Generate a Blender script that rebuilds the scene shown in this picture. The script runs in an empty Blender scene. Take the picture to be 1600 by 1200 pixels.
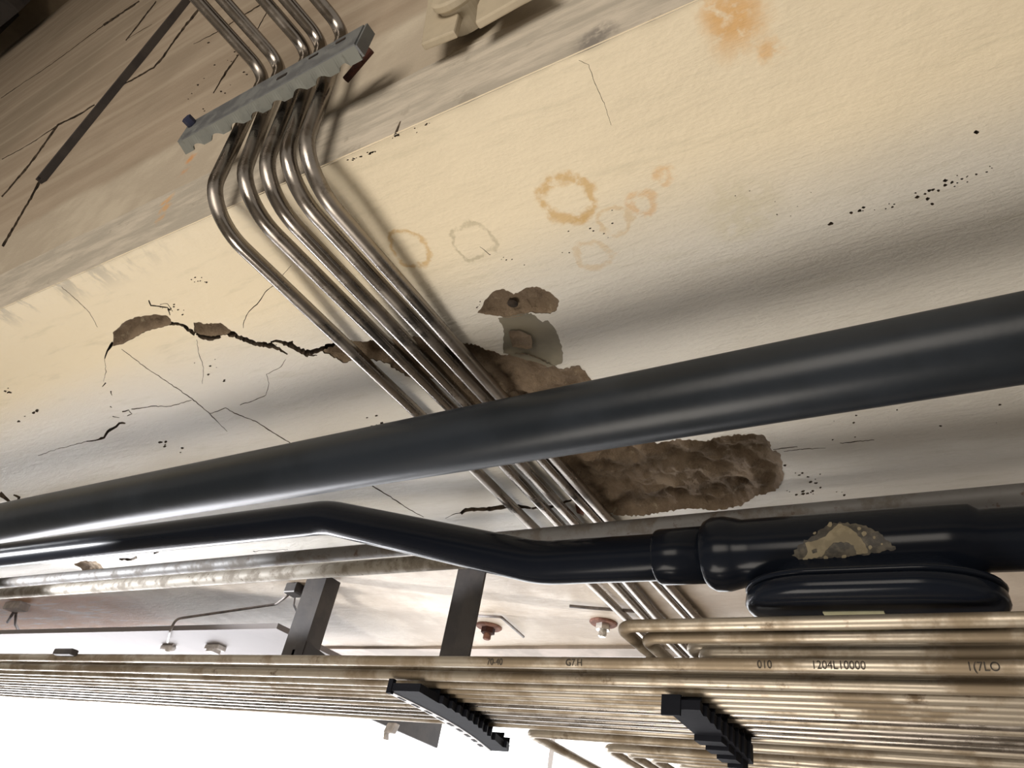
import bpy, bmesh, math, random
import numpy as np
from mathutils import Vector, Matrix, noise
from mathutils.geometry import delaunay_2d_cdt
random.seed(7)
sc = bpy.context.scene
C = sc.collection

# ------------------------------------------------------------------ camera
# X runs along the beam (to the right and towards the viewer), Y across it towards the windows, Z up.
F = 1168.0
def nrm(v): v = np.array(v, float); return v/np.linalg.norm(v)
_D = nrm((-2000, 415, F)); _Z = nrm((340, -1650, F)); _Z = nrm(_Z-_D*_Z.dot(_D)); _Y = np.cross(_D, _Z); _X = -_D
cam_d = bpy.data.cameras.new('camera'); cam = bpy.data.objects.new('camera', cam_d); C.objects.link(cam)
cam_d.sensor_width = 36; cam_d.lens = 36*F/1600; cam_d.clip_start = 0.02
cam.matrix_world = Matrix(((_X[0], -_X[1], -_X[2], 0), (_Y[0], -_Y[1], -_Y[2], 0), (_Z[0], -_Z[1], -_Z[2], 0), (0, 0, 0, 1)))
sc.camera = cam
def ray(px, py):
    c = np.array([px-800, py-600, F]); return np.array([c@_X, c@_Y, c@_Z])/F
def az(px, py, z): r = ray(px, py); return r*(z/r[2])
def ay(px, py, y): r = ray(px, py); return r*(y/r[1])
def ax(px, py, x): r = ray(px, py); return r*(x/r[0])

# ------------------------------------------------------------------ world, lights, exposure
w = bpy.data.worlds.new('world'); sc.world = w; w.use_nodes = True
bg = w.node_tree.nodes['Background']; bg.inputs[0].default_value = (1.0, 0.90, 0.78, 1); bg.inputs[1].default_value = 0.42
sc.view_settings.view_transform = 'Standard'; sc.view_settings.look = 'None'
sc.view_settings.exposure = 0.13; sc.view_settings.gamma = 1; sc.view_settings.use_curve_mapping = False
def area(name, loc, target, size, power, col, size_y=None):
    d = bpy.data.lights.new(name, 'AREA'); d.energy = power; d.color = col; d.size = size
    if size_y: d.shape = 'RECTANGLE'; d.size_y = size_y
    o = bpy.data.objects.new(name, d); C.objects.link(o); o.location = loc
    o.rotation_euler = (Vector(target)-Vector(loc)).to_track_quat('-Z', 'Y').to_euler()
    return o
area('room_lamp', (-0.75, 0.45, -1.2), (-0.4, 0.6, 0.6), 0.8, 20, (1.0, 0.92, 0.82))
area('ambient_fill_behind', (-0.4, -2.6, 0.2), (-0.4, 0.6, 0.6), 1.6, 62, (1.0, 0.91, 0.80))  # added fill, stands in for the room's ambient light on the wall
area('daylight_through_windows', (-3.2, 2.5, -0.35), (-2.0, 0.9, 0.5), 2.6, 130, (0.95, 0.95, 1.0), 1.2)
_d = bpy.data.lights.new('added_patch_spot', 'SPOT'); _d.energy = 1300; _d.spot_size = math.radians(10); _d.spot_blend = .2; _d.shadow_soft_size = .02; _d.color = (.96, .97, 1)  # added spot without a known source, overexposes a strip of soffit
_o = bpy.data.objects.new('added_patch_spot', _d); C.objects.link(_o); _o.location = (-4.5, 0.0, 0.0)
_o.rotation_euler = (Vector((-1.95, 1.0, .605))-_o.location).to_track_quat('-Z', 'Y').to_euler()

# ------------------------------------------------------------------ materials
class NT:
    def __init__(s, name):
        s.m = bpy.data.materials.new(name); s.m.use_nodes = True; s.t = s.m.node_tree
        s.b = s.t.nodes['Principled BSDF']; s._pos = None
    def n(s, typ, **kw):
        x = s.t.nodes.new(typ)
        for k, v in kw.items(): setattr(x, k, v)
        return x
    def l(s, a, b): s.t.links.new(a, b)
    def pos(s):
        if s._pos is None: s._pos = s.n('ShaderNodeNewGeometry').outputs['Position']
        return s._pos
    def scaled(s, sc3, rot=(0, 0, 0), vec=None):
        m = s.n('ShaderNodeMapping'); m.inputs['Scale'].default_value = sc3; m.inputs['Rotation'].default_value = rot
        s.l(vec or s.pos(), m.inputs['Vector']); return m.outputs[0]
    def noise(s, scale, detail=4, rough=.55, vec=None, dist=0):
        x = s.n('ShaderNodeTexNoise'); x.inputs['Scale'].default_value = scale; x.inputs['Detail'].default_value = detail
        x.inputs['Roughness'].default_value = rough; x.inputs['Distortion'].default_value = dist
        s.l(vec or s.pos(), x.inputs['Vector']); return x.outputs['Fac'], x.outputs['Color']
    def ramp(s, fac, lo, hi, a=0, b=1):
        x = s.n('ShaderNodeMapRange'); x.interpolation_type = 'SMOOTHSTEP'
        x.inputs['From Min'].default_value = lo; x.inputs['From Max'].default_value = hi
        x.inputs['To Min'].default_value = a; x.inputs['To Max'].default_value = b
        s.l(fac, x.inputs['Value']); return x.outputs[0]
    def math(s, op, a, b=0.0):
        x = s.n('ShaderNodeMath'); x.operation = op
        for i, v in enumerate((a, b)):
            if isinstance(v, (int, float)): x.inputs[i].default_value = v
            else: s.l(v, x.inputs[i])
        return x.outputs[0]
    def mix(s, fac, a, b):
        x = s.n('ShaderNodeMix'); x.data_type = 'RGBA'
        if isinstance(fac, (int, float)): x.inputs[0].default_value = fac
        else: s.l(fac, x.inputs[0])
        for i, v in ((6, a), (7, b)):
            if isinstance(v, tuple): x.inputs[i].default_value = (*v, 1)
            else: s.l(v, x.inputs[i])
        return x.outputs[2]
    def bump(s, h, strength, dist=.002):
        x = s.n('ShaderNodeBump'); x.inputs['Strength'].default_value = strength; x.inputs['Distance'].default_value = dist
        s.l(h, x.inputs['Height']); s.l(x.outputs[0], s.b.inputs['Normal'])
    def out(s, col, rough=.5, metal=0, **kw):
        if isinstance(col, tuple): s.b.inputs['Base Color'].default_value = (*col, 1)
        else: s.l(col, s.b.inputs['Base Color'])
        for k, v in (('Roughness', rough), ('Metallic', metal)):
            if isinstance(v, (int, float)): s.b.inputs[k].default_value = v
            else: s.l(v, s.b.inputs[k])
        return s.m
def lin(r, g, b): return tuple(((c/255)/12.92 if c/255 <= .04045 else ((c/255+.055)/1.055)**2.4) for c in (r, g, b))

def mottled(name, c1, c2, scale, rough=.6, metal=0, bump=.2, bscale=60, stretch=(1, 1, 1), lo=.4, hi=.6):
    t = NT(name); v = t.scaled(stretch)
    f, _ = t.noise(scale, 5, .6, v); col = t.mix(t.ramp(f, lo, hi), c1, c2)
    if bump: t.bump(t.noise(bscale, 4, .6, v)[0], bump)
    return t.out(col, rough, metal)

def stains(t, base, lst):
    """rings and blots of rust-coloured damp with a shape of their own, set at points of the surface"""
    _, nc = t.noise(38, 4, .6)
    a = t.n('ShaderNodeVectorMath', operation='MULTIPLY_ADD'); t.l(nc, a.inputs[0])
    a.inputs[1].default_value = (.03, .03, .03); t.l(t.pos(), a.inputs[2])
    off = t.n('ShaderNodeVectorMath', operation='SUBTRACT'); t.l(a.outputs[0], off.inputs[0]); off.inputs[1].default_value = (.015, .015, .015)
    p = off.outputs[0]; breakup = t.ramp(t.noise(70, 3, .6)[0], .3, .55)
    col = base
    for (c, r, ringw, tint, amt) in lst:
        d = t.n('ShaderNodeVectorMath', operation='DISTANCE'); t.l(p, d.inputs[0]); d.inputs[1].default_value = tuple(c)
        dv = d.outputs['Value']
        if ringw: msk = t.ramp(t.math('ABSOLUTE', t.math('SUBTRACT', dv, r)), ringw, ringw*.2)
        else: msk = t.ramp(dv, r, r*.35)
        msk = t.math('MULTIPLY', t.math('MULTIPLY', msk, breakup), amt)
        col = t.mix(msk, col, tint)
    return col

EDGE_Y = 0.3005
def zs(y):
    u = min(1, max(0, (0.60-y)/(0.60-EDGE_Y))); return 0.60+0.03*u*u*(3-2*u)*0.5+0.015*u
Z_EDGE = zs(EDGE_Y)
def soff(px, py):
    z = .6
    for _ in range(8): p = az(px, py, z); z = zs(p[1])
    return p

def soffit_material():
    t = NT('cream_soffit_paint')
    sx = t.scaled((1, 7, 1)); f1, _ = t.noise(3.0, 6, .6); f2, _ = t.noise(9, 6, .65, sx)
    cream = lin(224, 211, 184); pale = lin(212, 207, 196)
    sep = t.n('ShaderNodeSeparateXYZ'); t.l(t.pos(), sep.inputs[0]); yv = t.math('ADD', sep.outputs[1], t.math('MULTIPLY', f1, .08))
    col = t.mix(t.ramp(yv, .47, .60), cream, pale)
    sm = t.math('MULTIPLY', t.ramp(t.noise(26, 5, .65, t.scaled((1, .45, 1), (0, 0, .5)))[0], .50, .62), t.math('MULTIPLY', t.ramp(sep.outputs[1], .350, .305), t.ramp(sep.outputs[0], -.75, -1.0)))
    col = t.mix(t.math('MULTIPLY', sm, .7), col, lin(172, 164, 148))
    col = t.mix(t.ramp(f2, .52, .75, 0, .28), col, lin(172, 165, 140))
    # bare, water-marked concrete past the pipes
    bare = t.mix(t.ramp(t.noise(4.5, 6, .6)[0], .4, .62), lin(190, 172, 150), lin(222, 208, 190))
    col = t.mix(t.ramp(yv, 1.20, 1.32), col, bare)
    # orange leak stain at the far left
    sl = t.scaled((1, 5, 1), (0, 0, .35)); so, _ = t.noise(4.5, 5, .6, sl)
    om = t.math('MULTIPLY', t.ramp(so, .26, .50), t.math('MULTIPLY', t.ramp(sep.outputs[0], -2.1, -2.6), t.ramp(yv, 1.28, 1.36)))
    col = t.mix(om, col, lin(196, 122, 40))
    rust = lin(206, 152, 70); rs = lin(196, 160, 98)
    L = [(soff(888, 310), .026, .010, rs, .75), (soff(905, 338), .012, 0, rs, .5), (soff(1142, 14), .035, 0, rust, .6), (soff(1150, 45), .035, 0, rust, .35),
         (soff(1205, 80), .016, 0, rust, .55), (soff(1035, 275), .013, 0, rust, .5), (soff(1003, 318), .013, .007, rust, .45),
         (soff(640, 392), .026, .005, rs, .65), (soff(960, 345), .016, .005, rs, .4), (soff(926, 398), .018, .006, rs, .35),
         (soff(740, 378), .024, .004, lin(150, 140, 110), .45), (soff(1160, 330), .05, 0, lin(190, 180, 140), .3)]
    col = stains(t, col, L)
    # fine dirt streaks along the brush marks on the lower, paler half
    st = t.scaled((1, 16, 1)); f3, _ = t.noise(30, 5, .7, st)
    m3 = t.math('MULTIPLY', t.ramp(f3, .60, .72), t.math('MULTIPLY', t.ramp(yv, .66, .8), .55))
    col = t.mix(m3, col, lin(128, 122, 112))
    bz = t.noise(20, 8, .75, t.scaled((1, 4, 1)))[0]
    h = t.math('ADD', t.math('MULTIPLY', bz, t.ramp(yv, .46, .60, .22, 1.7)), t.math('MULTIPLY', t.noise(14, 4, .6)[0], .7))
    t.bump(h, .75, .006)
    return t.out(col, t.ramp(yv, .50, .75, .62, .36))

def wall_material():
    t = NT('board_marked_concrete'); sep = t.n('ShaderNodeSeparateXYZ'); t.l(t.pos(), sep.inputs[0]); z = sep.outputs[2]
    v = t.scaled((1, 1, 9)); f, _ = t.noise(2.2, 6, .6, v); g, _ = t.noise(1.6, 4, .6)
    board = t.mix(t.ramp(f, .36, .70), lin(152, 136, 117), lin(166, 151, 132))
    board = t.mix(t.ramp(g, .42, .66, 0, .5), board, lin(128, 116, 98))
    wv = t.n('ShaderNodeTexWave'); wv.bands_direction = 'Z'; wv.inputs['Scale'].default_value = 1.6; wv.inputs['Distortion'].default_value = 1.0
    wv.inputs['Detail'].default_value = 2; t.l(t.pos(), wv.inputs['Vector'])
    board = t.mix(t.ramp(wv.outputs['Fac'], .93, 1.0, 0, .35), board, lin(180, 166, 146))
    sm = t.mix(t.ramp(t.noise(8, 6, .6)[0], .4, .65), lin(168, 156, 138), lin(184, 173, 154))
    zz = t.math('ADD', z, t.math('MULTIPLY', t.noise(6, 3, .5)[0], .05))
    col = t.mix(t.ramp(zz, .93, .97), sm, board)
    rust = lin(196, 130, 60)
    pts = [(ay(px, py, .3), r, 0, rust, a) for (px, py, r, a) in ((292, 243, .018, .8), (283, 262, .014, .5))]
    col = stains(t, col, pts)
    t.bump(t.math('ADD', t.noise(30, 6, .65, t.scaled((1, 1, 4)))[0], t.noise(9, 3, .5)[0]), .4, .004)
    return t.out(col, .8)

def band_material():
    t = NT('grey_skim_band'); v = t.scaled((1, 1, 6)); f, _ = t.noise(9, 6, .65, v)
    col = t.mix(t.ramp(f, .38, .66), lin(166, 158, 144), lin(192, 182, 166))
    col = t.mix(t.ramp(t.noise(26, 4, .6)[0], .62, .72, 0, .5), col, lin(138, 130, 116))
    rust = lin(206, 150, 78)
    pts = [(ay(px, py, .3), r, 0, rust, a) for (px, py, r, a) in ((264, 312, .017, .7), (258, 328, .016, .6), (250, 345, .014, .4), (940, 62, .03, .0))]
    pts.append((ay(925, 62, .3), .028, 0, lin(110, 104, 98), .8))
    col = stains(t, col, pts)
    t.bump(t.math('ADD', t.noise(40, 6, .65, v)[0], t.noise(14, 3, .5)[0]), .5, .003)
    return t.out(col, .7)

def stain_steel(name, c1, c2, c3, rough=.32, metal=.85, scale=16):
    t = NT(name); v = t.scaled((.35, .35, 1)); f, _ = t.noise(scale, 6, .65); g, _ = t.noise(scale*2.3, 6, .7)
    col = t.mix(t.ramp(f, .44, .60), c1, c2); col = t.mix(t.ramp(g, .58, .70), col, c3)
    r = t.ramp(f, .4, .65, rough, rough+.22)
    t.bump(g, .06, .0006)
    return t.out(col, r, metal)

M = {}
M['soffit'] = soffit_material(); M['wall'] = wall_material(); M['band'] = band_material()
M['ceiling'] = mottled('dark_slab_concrete', lin(112, 98, 78), lin(130, 116, 94), 3, .85)
M['plaster_edge'] = mottled('broken_plaster_edge', lin(64, 54, 42), lin(96, 82, 66), 60, .9)
M['dark_gap'] = mottled('dark_crevice', lin(30, 22, 16), lin(46, 36, 26), 40, .95)
def spall_mat(name, a, b, c):
    t = NT(name); f, _ = t.noise(14, 6, .7); g, _ = t.noise(42, 6, .7)
    col = t.mix(t.ramp(f, .36, .64), a, b); col = t.mix(t.ramp(g, .60, .72), col, c)
    t.bump(t.math('ADD', t.noise(70, 8, .75)[0], t.math('MULTIPLY', t.noise(22, 5, .6)[0], 1.5)), 1.0, .012)
    return t.out(col, .95)
M['spall'] = spall_mat('exposed_brown_concrete', lin(128, 109, 88), lin(158, 138, 114), lin(186, 170, 144))
M['mortar'] = mottled('smooth_grey_mortar', lin(112, 106, 90), lin(124, 117, 100), 18, .8, 0, .15, 90)
M['tube'] = stain_steel('dull_stainless_tube', (.27, .245, .22), (.31, .28, .25), (.20, .175, .15), .2, .97)
M['bundle'] = stain_steel('stained_stainless_tube', (.42, .37, .30), (.24, .19, .13), (.15, .11, .07), .38, .62, 8)
M['pipe'] = mottled('black_painted_pipe', (.011, .014, .018), (.016, .020, .026), 6, .33, 0, .12, 30); M['pipe'].node_tree.nodes['Principled BSDF'].inputs['Specular IOR Level'].default_value = .2
M['pipe2'] = mottled('glossy_black_plastic', (.006, .008, .013), (.007, .009, .014), 6, .2, 0, .04, 20); M['pipe2'].node_tree.nodes['Principled BSDF'].inputs['Specular IOR Level'].default_value = .12
M['greyjoint'] = mottled('dark_slot', (.01, .01, .014), (.015, .015, .02), 20, .8)
M['rail'] = stain_steel('dusty_galvanised_pipe', (.34, .31, .26), (.22, .19, .15), (.12, .085, .055), .65, .15, 26)
M['raildark'] = stain_steel('dusty_dark_pipe', (.15, .145, .14), (.12, .105, .09), (.08, .055, .04), .6, .2, 22)
M['galv'] = stain_steel('galvanised_steel', (.13, .135, .14), (.17, .175, .17), (.24, .25, .24), .5, .5, 30)
M['galv_lit'] = stain_steel('lit_galvanised_steel', (.19, .195, .175), (.16, .165, .15), (.15, .15, .13), .55, .4, 30)  # paler copy of the clamp steel: light on its underside put into the colour
M['darksteel'] = mottled('dark_primed_steel', (.045, .040, .040), (.065, .057, .053), 12, .5, .3)
M['blackplastic'] = mottled('black_plastic', (.006, .007, .011), (.009, .010, .015), 10, .8)
M['blackplastic'].node_tree.nodes['Principled BSDF'].inputs['Specular IOR Level'].default_value = .15
M['lit_edge'] = mottled('window_lit_edge_plastic', (.5, .51, .55), (.62, .62, .64), 60, .5)  # pale colour stands for window light on the comb's edge
M['rust'] = mottled('rusted_steel', lin(104, 70, 58), lin(136, 98, 82), 60, .9)
M['darkrust'] = mottled('dark_rusted_bolt', lin(48, 24, 18), lin(70, 36, 24), 60, .9)
M['chrome'] = stain_steel('bright_zinc_nut', (.6, .58, .54), (.5, .48, .44), (.4, .36, .3), .25, .9)
M['panel'] = mottled('beige_painted_panel', lin(108, 101, 99), lin(113, 106, 103), 4, .7, 0, .05)
M['bracket'] = mottled('pale_painted_bracket', lin(160, 149, 128), lin(172, 160, 138), 14, .6, 0, .15)
M['blue'] = mottled('dark_blue_bolt', lin(22, 26, 48), lin(34, 38, 62), 30, .5)
M['sticker'] = mottled('faded_label', lin(150, 148, 120), lin(160, 158, 130), 30, .6)
M['worn'] = mottled('worn_pale_patch', lin(122, 112, 90), lin(140, 130, 106), 50, .7)
M['worn_dark'] = mottled('rubbed_grey_patch', lin(52, 48, 42), lin(84, 78, 66), 90, .6)
M['ink'] = mottled('black_ink', (.02, .017, .014), (.05, .04, .03), 90, .8)
M['floor'] = mottled('grey_floor', lin(150, 140, 125), lin(120, 112, 100), 3, .6)
M['lintel'] = mottled('stained_lintel', lin(160, 150, 140), lin(190, 178, 168), 6, .7)
M['white'] = mottled('white_frame', (.8, .8, .82), (.85, .84, .86), 4, .5, 0, 0)
M['clip'] = mottled('grey_clip', lin(168, 162, 158), lin(196, 190, 186), 30, .5)
M['wire'] = mottled('grey_wire', lin(100, 92, 88), lin(126, 116, 110), 60, .5)
te = NT('bright_overcast_glass'); te.b.inputs['Emission Color'].default_value = (.95, .97, 1, 1); te.b.inputs['Emission Strength'].default_value = 3.0
M['sky'] = te.out((.6, .6, .6), .2)

# ------------------------------------------------------------------ object helpers
def tag(o, label=None, cat=None, group=None, kind=None):
    for k, v in (('label', label), ('category', cat), ('group', group), ('kind', kind)):
        if v: o[k] = v
    return o
def mesh_obj(name, verts, faces, mat, parent=None, smooth=False, mats=None, fmat=None):
    me = bpy.data.meshes.new(name)
    base = Vector((0, 0, 0)); q = parent
    while q is not None: base += q.location; q = q.parent
    me.from_pydata([tuple(Vector(v)-base) for v in verts], [], faces)
    for m in (mats or [mat]): me.materials.append(m)
    if fmat: me.polygons.foreach_set('material_index', fmat)
    if smooth: me.polygons.foreach_set('use_smooth', [True]*len(me.polygons))
    me.update()
    o = bpy.data.objects.new(name, me); C.objects.link(o)
    if parent is not None: o.parent = parent
    return o
def thing(name, loc, label, cat, group=None):
    o = bpy.data.objects.new(name, None); C.objects.link(o); o.location = loc; o.empty_display_size = .05
    return tag(o, label, cat, group)
class MB:
    def __init__(s): s.v = []; s.f = []
    def add(s, v, f): k = len(s.v); s.v += [tuple(x) for x in v]; s.f += [tuple(i+k for i in q) for q in f]; return s
    def box(s, lo, hi):
        x0, y0, z0 = lo; x1, y1, z1 = hi
        v = [(x, y, z) for z in (z0, z1) for y in (y0, y1) for x in (x0, x1)]
        return s.add(v, [(0, 2, 3, 1), (4, 5, 7, 6), (0, 1, 5, 4), (2, 6, 7, 3), (0, 4, 6, 2), (1, 3, 7, 5)])
    def obox(s, c, u, v, wv):  # oriented box from half-axis vectors
        c, u, v, wv = map(Vector, (c, u, v, wv))
        p = [c+a*u+b*v+d*wv for d in (-1, 1) for b in (-1, 1) for a in (-1, 1)]
        return s.add(p, [(0, 2, 3, 1), (4, 5, 7, 6), (0, 1, 5, 4), (2, 6, 7, 3), (0, 4, 6, 2), (1, 3, 7, 5)])
    def prism(s, poly, d):  # polygon of 3D points extruded by d
        n = len(poly); d = Vector(d); a = [Vector(p) for p in poly]; b = [p+d for p in a]
        return s.add(a+b, [tuple(range(n))[::-1], tuple(range(n, 2*n))]+[(i, (i+1) % n, n+(i+1) % n, n+i) for i in range(n)])
    def cyl(s, p0, p1, r0, r1=None, n=24, caps=True):
        return s.add(*sweep([p0, p1], [r0, r1 if r1 is not None else r0], n, caps))
    def build(s, name, mat, parent=None, smooth=False): return mesh_obj(name, s.v, s.f, mat, parent, smooth)
def fillet(pts, r, seg=10):
    pts = [Vector(p) for p in pts]; out = [pts[0]]
    for i in range(1, len(pts)-1):
        rr = r[i-1] if isinstance(r, (list, tuple)) else r
        a = (pts[i-1]-pts[i]); b = (pts[i+1]-pts[i]); la, lb = a.length, b.length; a.normalize(); b.normalize()
        ang = a.angle(b)
        if ang > math.pi-.004 or rr <= 0: out.append(pts[i]); continue
        t = min(rr/math.tan(ang/2), la*.48, lb*.48); rr2 = t*math.tan(ang/2)
        cdir = (a+b).normalized(); cen = pts[i]+cdir*(rr2/math.sin(ang/2))
        s0 = pts[i]+a*t-cen; s1 = pts[i]+b*t-cen
        for k in range(seg+1):
            q = s0.normalized().slerp(s1.normalized(), k/seg)*rr2; out.append(cen+q)
    out.append(pts[-1]); return out
def sweep(path, r, n=20, caps=True):
    path = [Vector(p) for p in path]; rs = r if isinstance(r, (list, tuple)) else [r]*len(path)
    T = []
    for i in range(len(path)):
        a = path[max(0, i-1)]; b = path[min(len(path)-1, i+1)]; T.append((b-a).normalized())
    up = T[0].orthogonal().normalized(); V = []; Fc = []
    for i, (p, t) in enumerate(zip(path, T)):
        if i:
            q = T[i-1].rotation_difference(t); up = q @ up
        up = (up-t*up.dot(t)).normalized(); s = t.cross(up)
        for k in range(n):
            a = 2*math.pi*k/n; V.append(p+(up*math.cos(a)+s*math.sin(a))*rs[i])
    for i in range(len(path)-1):
        for k in range(n): Fc.append((i*n+k, i*n+(k+1) % n, (i+1)*n+(k+1) % n, (i+1)*n+k))
    if caps: Fc.append(tuple(range(n))[::-1]); Fc.append(tuple((len(path)-1)*n+k for k in range(n)))
    return V, Fc
def dense(path, step):
    out = []
    for a, b in zip(path, path[1:]):
        a, b = Vector(a), Vector(b); k = max(1, int((b-a).length/step))
        out += [a.lerp(b, i/k) for i in range(k)]
    return out+[Vector(path[-1])]
def lathe(profile, o, axis, n=32):
    """profile: list of (distance along axis, radius)"""
    o, axis = Vector(o), Vector(axis).normalized(); u = axis.orthogonal().normalized(); s = axis.cross(u); V = []; Fc = []
    for (d, r) in profile:
        for k in range(n): a = 2*math.pi*k/n; V.append(o+axis*d+(u*math.cos(a)+s*math.sin(a))*r)
    m = len(profile)
    for i in range(m-1):
        for k in range(n): Fc.append((i*n+k, i*n+(k+1) % n, (i+1)*n+(k+1) % n, (i+1)*n+k))
    Fc.append(tuple(range(n))[::-1]); Fc.append(tuple((m-1)*n+k for k in range(n)))
    return V, Fc
def bevel(o, wd, seg=2):
    md = o.modifiers.new('bevel', 'BEVEL'); md.width = wd; md.segments = seg; md.limit_method = 'ANGLE'; return o

# ---- traced outlines -------------------------------------------------------
def jag(poly, amp=1.2, seg=3.0, closed=True, seed=0):
    rnd = random.Random(seed+len(poly)); out = []; n = len(poly)
    for i in range(n if closed else n-1):
        a, b = poly[i], poly[(i+1) % n]; L = math.dist(a, b); k = max(1, int(L/seg)); dx, dy = (b[0]-a[0])/max(L, 1e-6), (b[1]-a[1])/max(L, 1e-6)
        for j in range(k):
            u = j/k; d = 0 if j == 0 else (rnd.random()-.5)*2*amp
            out.append((a[0]+(b[0]-a[0])*u-dy*d, a[1]+(b[1]-a[1])*u+dx*d))
    if not closed: out.append(poly[-1])
    return out
def crack_poly(line, widths, amp=1.2, seg=4.0, seed=1):
    """closed outline of a crack along a polyline; widths in the same units"""
    rnd = random.Random(seed+len(line)*7); pts = []; ws = []
    if not isinstance(widths, (list, tuple)): widths = [widths*.4]+[widths]*(len(line)-2)+[widths*.3] if len(line) > 2 else [widths, widths*.4]
    for i in range(len(line)-1):
        a, b = line[i], line[i+1]; k = max(1, int(math.dist(a, b)/seg))
        for j in range(k):
            u = j/k; pts.append((a[0]+(b[0]-a[0])*u+(rnd.random()-.5)*amp, a[1]+(b[1]-a[1])*u+(rnd.random()-.5)*amp)); ws.append((widths[i]+(widths[i+1]-widths[i])*u)*(.75+.5*rnd.random()))
    pts.append(line[-1]); ws.append(widths[-1])
    L, R = [], []
    for i, p in enumerate(pts):
        a = pts[max(0, i-1)]; b = pts[min(len(pts)-1, i+1)]; d = math.dist(a, b) or 1; nx, ny = -(b[1]-a[1])/d, (b[0]-a[0])/d; h = max(.25, ws[i]/2)
        L.append((p[0]+nx*h, p[1]+ny*h)); R.append((p[0]-nx*h, p[1]-ny*h))
    return L+R[::-1]
def blob(x, y, r, seed, ex=1.6):
    rnd = random.Random(seed); n = 8; th = rnd.random()*3
    q = [(r*ex*math.cos(2*math.pi*k/n)*(.6+.7*rnd.random()), r*math.sin(2*math.pi*k/n)*(.5+.8*rnd.random())) for k in range(n)]
    a = -.22
    return [(x+u*math.cos(a)-v*math.sin(a), y+u*math.sin(a)+v*math.cos(a)) for u, v in q]
def in_poly(P, poly):
    x, y = P[:, 0], P[:, 1]; c = np.zeros(len(P), bool); n = len(poly)
    for i in range(n):
        x0, y0 = poly[i]; x1, y1 = poly[(i+1) % n]
        if y0 == y1: continue
        m = ((y0 > y) != (y1 > y)) & (x < (x1-x0)*(y-y0)/(y1-y0)+x0); c ^= m
    return c
def holed(name, us, vs, fn, wall_dir, holes, mats, disp=None):
    """a surface over (u,v) with real openings cut through it, whose broken edges run wall_dir deep"""
    P = [(u, v) for u in us for v in vs]; co = [Vector(p) for p in P]; edges = []
    nu, nv = len(us), len(vs)
    for i in range(nu-1): edges.append((i*nv, (i+1)*nv)); edges.append((i*nv+nv-1, (i+1)*nv+nv-1))
    for j in range(nv-1): edges.append((j, j+1)); edges.append(((nu-1)*nv+j, (nu-1)*nv+j+1))
    for h in holes:
        k = len(co); co += [Vector(p) for p in h]; edges += [(k+i, k+(i+1) % len(h)) for i in range(len(h))]
    V, Ed, Fa, _, _, _ = delaunay_2d_cdt(co, edges, [], 0, 1e-6)
    V2 = np.array([(v[0], v[1]) for v in V]); Fa = [tuple(f) for f in Fa]
    cen = np.array([V2[list(f)].mean(0) for f in Fa]); rem = np.zeros(len(Fa), bool)
    for h in holes:
        ha = np.array(h); lo, hi = ha.min(0), ha.max(0)
        idx = np.where((cen[:, 0] >= lo[0]) & (cen[:, 0] <= hi[0]) & (cen[:, 1] >= lo[1]) & (cen[:, 1] <= hi[1]))[0]
        if len(idx): rem[idx] |= in_poly(cen[idx], h)
    ecount = {}
    for k, f in enumerate(Fa):
        for i in range(len(f)):
            e = (f[i], f[(i+1) % len(f)]); ecount.setdefault(frozenset(e), []).append((k, e))
    verts = [Vector(fn(*p)) for p in V2]
    if disp: verts = [v+disp(v) for v in verts]
    faces = [f for k, f in enumerate(Fa) if not rem[k]]; fm = [0]*len(faces)
    wd = Vector(wall_dir); top = {}
    def tv(i):
        if i not in top: top[i] = len(verts); verts.append(verts[i]+wd)
        return top[i]
    low = {}
    def bv(i):
        if i not in low: low[i] = len(verts); verts.append(verts[i].copy())
        return low[i]
    for es in ecount.values():
        if len(es) == 2 and rem[es[0][0]] != rem[es[1][0]]:
            k, e = es[0] if not rem[es[0][0]] else es[1]
            faces.append((bv(e[1]), bv(e[0]), tv(e[0]), tv(e[1]))); fm.append(1)
    o = mesh_obj(name, verts, faces, None, None, False, mats, fm)
    o.data.polygons.foreach_set('use_smooth', [m == 0 for m in fm])
    return o
def bowl(name, poly, fn, into, depth, mat, parent, step=.004, rough=.004, lip=.004, seed=0, rscale=35):
    """rough broken floor of a spalled patch"""
    pa = np.array(poly); lo, hi = pa.min(0), pa.max(0)
    g = np.array([(x+random.uniform(-.3, .3)*step, y+random.uniform(-.3, .3)*step) for x in np.arange(lo[0], hi[0], step) for y in np.arange(lo[1], hi[1], step)])
    g = g[in_poly(g, poly)] if len(g) else g
    seg = [(pa[i], pa[(i+1) % len(pa)]) for i in range(len(pa))]
    def dist(P):
        d = np.full(len(P), 9.)
        for a, b in seg:
            ab = b-a; t = np.clip(((P-a)@ab)/max(1e-12, ab@ab), 0, 1); d = np.minimum(d, np.linalg.norm(P-(a+t[:, None]*ab), axis=1))
        return d
    if len(g): dg = dist(g); g = g[dg > step*.4]; dg = dg[dg > step*.4]
    co = [Vector(p) for p in poly]+[Vector(p) for p in g]; ed = [(i, (i+1) % len(poly)) for i in range(len(poly))]
    V, _, Fa, ov, _, _ = delaunay_2d_cdt(co, ed, [], 1, 1e-6)
    V2 = np.array([(v[0], v[1]) for v in V]); D = dist(V2); into = Vector(into); out = []
    for p, d in zip(V2, D):
        q = Vector(fn(*p)); k = 1-math.exp(-d/lip)
        nz = noise.fractal(q*rscale+Vector((seed, 0, 0)), .8, 2.2, 5)
        out.append(q+into*(depth*k+rough*nz*k+.0004))
    return mesh_obj(name, out, [tuple(f) for f in Fa], mat, parent, True)

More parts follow.
